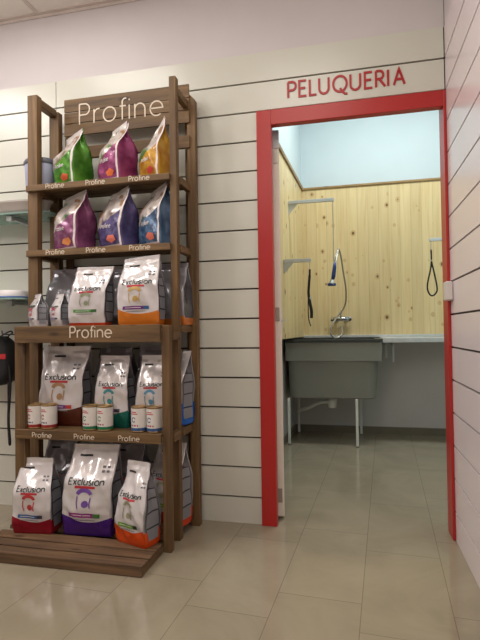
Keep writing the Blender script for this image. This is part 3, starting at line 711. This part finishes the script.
bm = bmesh.new(); tube(bm, spline([(.078, -.045, .0), (.088, -.045, -.08), (.080, -.045, -.20), (.076, -.045, -.30), (.084, -.045, -.40), (.079, -.045, -.41), (.072, -.045, -.30), (.074, -.045, -.2), (.074, -.045, -.09)]), .0055, 8); link('strap', bm, M['black_cloth'], t, smooth=True)
bm = bmesh.new(); tube(bm, spline([(.02, 0, .14), (.052, 0, .165), (.065, 0, .176), (.045, 0, .18), (-.02, 0, .15)]), .004, 8); link('handle', bm, M['black_cloth'], t, smooth=True)

# ------------------------------------------------------------------ grooming room contents
# tub
t = empty('grooming_tub', (-.6, 1.97, 0), 'grey-green rectangular dog wash tub standing on white legs', 'tub')
def rrect(x0, x1, y0, y1, r, n=6):
    out = []
    for cx, cy, a0 in ((x1-r, y0+r, -90), (x1-r, y1-r, 0), (x0+r, y1-r, 90), (x0+r, y0+r, 180)):
        for i in range(n+1):
            a = math.radians(a0+90*i/n); out.append((cx+r*math.cos(a), cy+r*math.sin(a)))
    return out
def loft(bm, secs, capb=True, capt=True):
    R = [[bm.verts.new((x, y, z)) for x, y in pts] for pts, z in secs]
    for a, b in zip(R, R[1:]):
        for k in range(len(a)): bm.faces.new((a[k], a[(k+1) % len(a)], b[(k+1) % len(a)], b[k]))
    if capb: bm.faces.new(R[0][::-1])
    if capt: bm.faces.new(R[-1])
X0, X1, Y0, Y1 = -.998+.6, -.212+.6, 1.68-1.97, 2.23-1.97
bm = bmesh.new(); loft(bm, [(rrect(X0+.028, X1-.055, Y0+.035, Y1-.03, .08), .392), (rrect(X0+.022, X1-.045, Y0+.03, Y1-.03, .08), .40), (rrect(X0+.012, X1-.026, Y0+.012, Y1-.02, .09), .7045)], capt=False)
loft(bm, [(rrect(X0+.05, X1-.05, Y0+.05, Y1-.05, .08), .43), (rrect(X0+.03, X1-.03, Y0+.03, Y1-.03, .07), .86)], capt=False); link('basin', bm, M['tub'], t, smooth=False)
bm = bmesh.new(); loft(bm, [(rrect(X0, X1, Y0, Y1, .012), .705), (rrect(X0, X1, Y0, Y1, .012), .858), (rrect(X0+.03, X1-.03, Y0+.03, Y1-.03, .012), .858), (rrect(X0+.03, X1-.03, Y0+.03, Y1-.03, .012), .705), (rrect(X0, X1, Y0, Y1, .012), .705)], False, False); link('apron', bm, M['tub'], t)
bm = bmesh.new(); loft(bm, [(rrect(X0-.004, X1+.006, Y0-.008, Y1+.006, .02), .8582), (rrect(X0-.004, X1+.006, Y0-.008, Y1+.006, .02), .884), (rrect(X0+.04, X1-.04, Y0+.036, Y1-.04, .03), .884), (rrect(X0+.04, X1-.04, Y0+.036, Y1-.04, .03), .8582), (rrect(X0-.004, X1+.006, Y0-.008, Y1+.006, .02), .8582)], False, False)
link('rim', bm, M['tub_rim'], t, bevel=.003)
for x, y in ((-.975, 1.70), (-.418, 1.695), (-.378, 2.19), (-.945, 2.18)):
    bm = bmesh.new(); box(bm, x+.6-.011, x+.6+.011, y-1.97-.011, y-1.97+.011, .008, .392)
    l = link('leg', bm, M['leg_white'], t, bevel=.002)
    bm = bmesh.new(); tube(bm, [(x+.6, y-1.97, 0), (x+.6, y-1.97, .012)], .014, 12); link('foot', bm, M['skirt_g'], l)
dpts = spline([(-.02, -.14, .392), (-.02, -.14, .33)])
bm = bmesh.new(); tube(bm, [(-.02, -.14, .392), (-.02, -.14, .36), (-.02, -.14, .30)], [.026, .040, .034], 16); link('trap', bm, M['pvc'], t, smooth=True)
bm = bmesh.new(); tube(bm, spline([(-.02, -.14, .345), (-.09, -.13, .345), (-.15, -.09, .325), (-.24, -.02, .27), (-.33, .05, .235)]), .015, 12); link('drain_pipe', bm, M['pvc'], t, smooth=True)
# steel worktop
t = empty('worktop', (.5, 2.05, .86), 'thin stainless steel worktop along the grooming room rear wall right of the tub', 'worktop')
bm = bmesh.new(); box(bm, -.700, .795, -.250, .2195, -.010, .028); link('top', bm, M['steel'], t, bevel=.003)
for x, l in ((-.655, .13), (-.595, .17)):
    bm = bmesh.new(); box(bm, x-.009, x+.009, -.0, .012, -.018-l, -.0101); box(bm, x-.009, x+.009, .0125, .188, -.018-.02, -.0101); link('bracket', bm, M['steel_dull'], t)
structure('trim_3', bx(-.90, 1.29, YB-.028, YB-.003, .889, .912), M['steel'], bevel=.002)
# overhead arms
def arm(x0, y, z, x1, name, lab, tri=.085):
    t = empty(name, (x0, y, z), lab, 'bracket', 'leash brackets on the grooming room walls')
    sg = 1 if x1 > x0 else -1; L = abs(x1-x0)
    bm = bmesh.new(); a, b = sorted((0.001*sg, sg*L)); box(bm, a, b, -.012, .012, -.013, .013); link('bar', bm, M['steel_dull'], t, bevel=.002)
    bm = bmesh.new(); pts = [(0.0, -.0135), (sg*.075, -.0135), (0.0, -.0135-tri)]
    lo = [bm.verts.new((x, -.004, z_)) for x, z_ in pts]; hi = [bm.verts.new((x, .004, z_)) for x, z_ in pts]
    bm.faces.new(lo); bm.faces.new(hi[::-1])
    for i in range(3): bm.faces.new((lo[i], lo[(i+1) % 3], hi[(i+1) % 3], hi[i]))
    link('gusset_plate', bm, M['steel_dull'], t)
    bm = bmesh.new(); e = sg*(L-.012); tube(bm, [(e, 0, -.013), (e, 0, -.022), (e+.004, 0, -.028), (e, 0, -.034)], .0025, 8); link('eye', bm, M['chrome'], t)
    return t
YA = 1.50
def pxr(px, y, z): return None
arm(lx(YA)+.0005, YA, 1.995, -.566, 'leash_bracket', 'upper long grey metal arm with bracket, carrying the shower cord')
YA2 = 1.25
arm(lx(YA2)+.0005, YA2, 1.487, -.735, 'leash_bracket', 'lower short grey metal arm with bracket, carrying the black leash')
arm(1.2995, 1.95, 1.712, .205, 'leash_bracket', 'grey metal arm at right edge of the doorway carrying the thin noose', tri=.06)
# cord on upper arm
xe = -.566-.012
t = tag(link('cord', (lambda bm: (tube(bm, spline([(0, 0, 0), (.002, 0, -.18), (.0, 0, -.34), (.0, 0, -.455)]), .0035, 8), bm)[1])(bmesh.new()), M['hose'], loc=(xe, YA, 1.961), smooth=True), 'thin grey cord hanging down from the upper arm to the shower handset', 'cord')
# leash
t = empty('dog_leash', (-.747, YA2, 1.453), 'thick black dog leash hanging from the lower metal arm', 'leash')
bm = bmesh.new(); tube(bm, [(0, 0, 0), (0, 0, -.02), (.002, 0, -.035)], .003, 8); link('snap_hook', bm, M['chrome'], t)
bm = bmesh.new(); tube(bm, spline([(.002, 0, -.035), (0, 0, -.08), (-.006, 0, -.15), (-.010, 0, -.22), (.0, 0, -.29), (.010, 0, -.35), (.008, 0, -.40)]), [.008]*8+[.010]*20+[.012]*21, 8); link('strap', bm, M['rubber_black'], t, smooth=True)
bm = bmesh.new(); tube(bm, spline([(-.008, -.004, -.20), (-.014, -.004, -.28), (-.012, -.004, -.40), (.002, -.004, -.46)]), .004, 6); link('tail', bm, M['rubber_black'], t, smooth=True)
bm = bmesh.new(); tube(bm, [(0, 0, -.245), (.001, 0, -.262)], .0095, 10); link('buckle', bm, M['chrome'], t)
# noose right
t = empty('noose_leash', (.217, 1.95, 1.678), 'thin black noose leash with open loop hanging at the right of the pine wall', 'leash')
bm = bmesh.new(); tube(bm, [(0, 0, 0), (0, 0, -.05)], .003, 8); link('chain', bm, M['chrome'], t)
bm = bmesh.new(); tube(bm, spline([(0, 0, -.05), (.002, 0, -.14), (-.008, 0, -.22), (-.030, 0, -.32), (-.034, 0, -.385), (-.014, 0, -.432), (.014, 0, -.436), (.040, 0, -.40), (.038, 0, -.34), (.018, 0, -.23), (.003, 0, -.15), (.002, 0, -.06)]), .0068, 8); link('loop', bm, M['rubber_black'], t, smooth=True)
bm = bmesh.new(); tube(bm, [(.001, 0, -.135), (.001, 0, -.150)], .009, 10); link('slider', bm, M['hinge'], t)
# mixer + shower
t = empty('shower_mixer', (-.542, YB-.002, 1.062), 'chrome bath mixer tap on the pine wall above the tub', 'tap')
bm = bmesh.new(); tube(bm, [(-.070, -.055, 0), (-.066, -.055, 0), (.066, -.055, 0), (.070, -.055, 0)], [.014, .021, .021, .014], 16); link('body', bm, M['chrome'], t, smooth=True)
for s in (-1, 1):
    bm = bmesh.new(); tube(bm, [(.045*s, 0, 0), (.045*s, -.006, 0), (.045*s, -.0065, 0), (.045*s, -.036, 0)], [.024, .024, .012, .012], 16); link('wall_union', bm, M['chrome'], t)
    bm = bmesh.new(); tube(bm, [(.0705*s, -.055, 0), (.094*s, -.055, 0)], [.024, .021], 14); link('knob', bm, M['chrome'], t, bevel=.002)
bm = bmesh.new(); tube(bm, spline([(0, -.07, .015), (0, -.075, .05), (.01, -.075, .09)]), [.009]*17, 10); link('riser', bm, M['chrome'], t, smooth=True)
xh = xe+.003
t = empty('shower_handset', (xh, YA-.004, 1.485), 'blue-handled grooming shower handset hanging head down on its hose', 'shower')
bm = bmesh.new(); tube(bm, [(.006, 0, .012), (.004, 0, -.03), (-.006, 0, -.10), (-.010, 0, -.125)], [.008, .015, .016, .011], 14); link('handle', bm, M['blue'], t, smooth=True)
bm = bmesh.new(); tube(bm, [(-.010, 0, -.125), (-.016, 0, -.15), (-.022, -.004, -.162)], [.011, .014, .026], 14); link('spray_head', bm, M['steel_dull'], t, smooth=True)
bm = bmesh.new(); tube(bm, [(-.052, -.012, -.166), (-.02, -.008, -.163), (.012, -.004, -.166)], [.010, .014, .010], 10); link('spray_bar', bm, M['blue'], t, smooth=True)
bm = bmesh.new(); tube(bm, spline([(.006, 0, .012), (.014, 0, .06), (.030, .06, .10)]), .0045, 8); link('hook_wire', bm, M['steel_dull'], t, smooth=True)
# hose: from below mixer loop, up to top and down to handset tip
def W(px, py, y):   # point on the depth plane y seen on the sight line px,py (used once to lay the hose out in 3-D)
    d = fw*487.27+rt*(px-240)-up*(py-320); o = mw.translation; s = (y-o.y)/d.y; return o+d*s
hp = [W(341, 326, 2.205), W(342, 334, 2.12), W(336, 338, 2.08), W(331, 334, 2.06), W(332, 325, 2.08), W(338, 316, 2.12), W(345, 305, 2.10), W(346, 290, 2.0), W(343, 270, 1.9), W(341, 257, 1.8), W(338.5, 249, 1.68), W(337, 256, 1.62), W(334, 272, 1.54), W(330.5, 282, 1.52)]
bm = bmesh.new(); tube(bm, spline(hp), .0075, 10)
tag(link('shower_hose', bm, M['hose'], smooth=True), 'grey flexible shower hose looping from the mixer up to the handset', 'hose')

# ------------------------------------------------------------------ lights
def area(name, loc, sx, sy, power, rgb, rot=(0, 0, 0)):
    l = bpy.data.lights.new(name, 'AREA'); l.shape = 'RECTANGLE'; l.size = sx; l.size_y = sy; l.energy = power; l.color = rgb
    o = bpy.data.objects.new(name, l); COL.objects.link(o); o.location = loc; o.rotation_euler = rot; return o
warm = (1.0, .84, .70)
def point_fill(name, loc, power, rgb, r=.2):
    l = bpy.data.lights.new(name, 'POINT'); l.energy = power; l.color = rgb; l.shadow_soft_size = r
    o = bpy.data.objects.new(name, l); COL.objects.link(o); o.location = loc
area('ceiling_light_shop', (-1.9, -.85, 2.75), .6, .6, 11, (1.0, .95, .90))
area('ceiling_light_shop', (-.75, -1.5, 2.75), .6, 1.2, 12, (1.0, .95, .86))
area('ceiling_light_shop', (-3.1, -1.0, 2.75), .6, .6, 20, (1.0, .94, .93))
point_fill('fill_point_shop', (-1.1, -2.6, 2.45), 17, (1.0, .94, .88))  # unseen point light, added to brighten the ceiling
point_fill('fill_point_shop', (-3.0, -2.4, 2.40), 32, (1.0, .93, .90))  # second added point light, out of view, brightens the right wall
area('ceiling_light_grooming', (-.02, 1.25, 3.27), 1.2, .3, 36, (.95, 1.0, .98))
w = bpy.data.worlds.new('world'); SC.world = w; w.use_nodes = True
w.node_tree.nodes['Background'].inputs[0].default_value = (1, .9, .82, 1); w.node_tree.nodes['Background'].inputs[1].default_value = .1
SC.view_settings.view_transform = 'Standard'; SC.view_settings.look = 'None'; SC.view_settings.exposure = -0.1; SC.view_settings.gamma = 1
SC.view_settings.use_curve_mapping = False
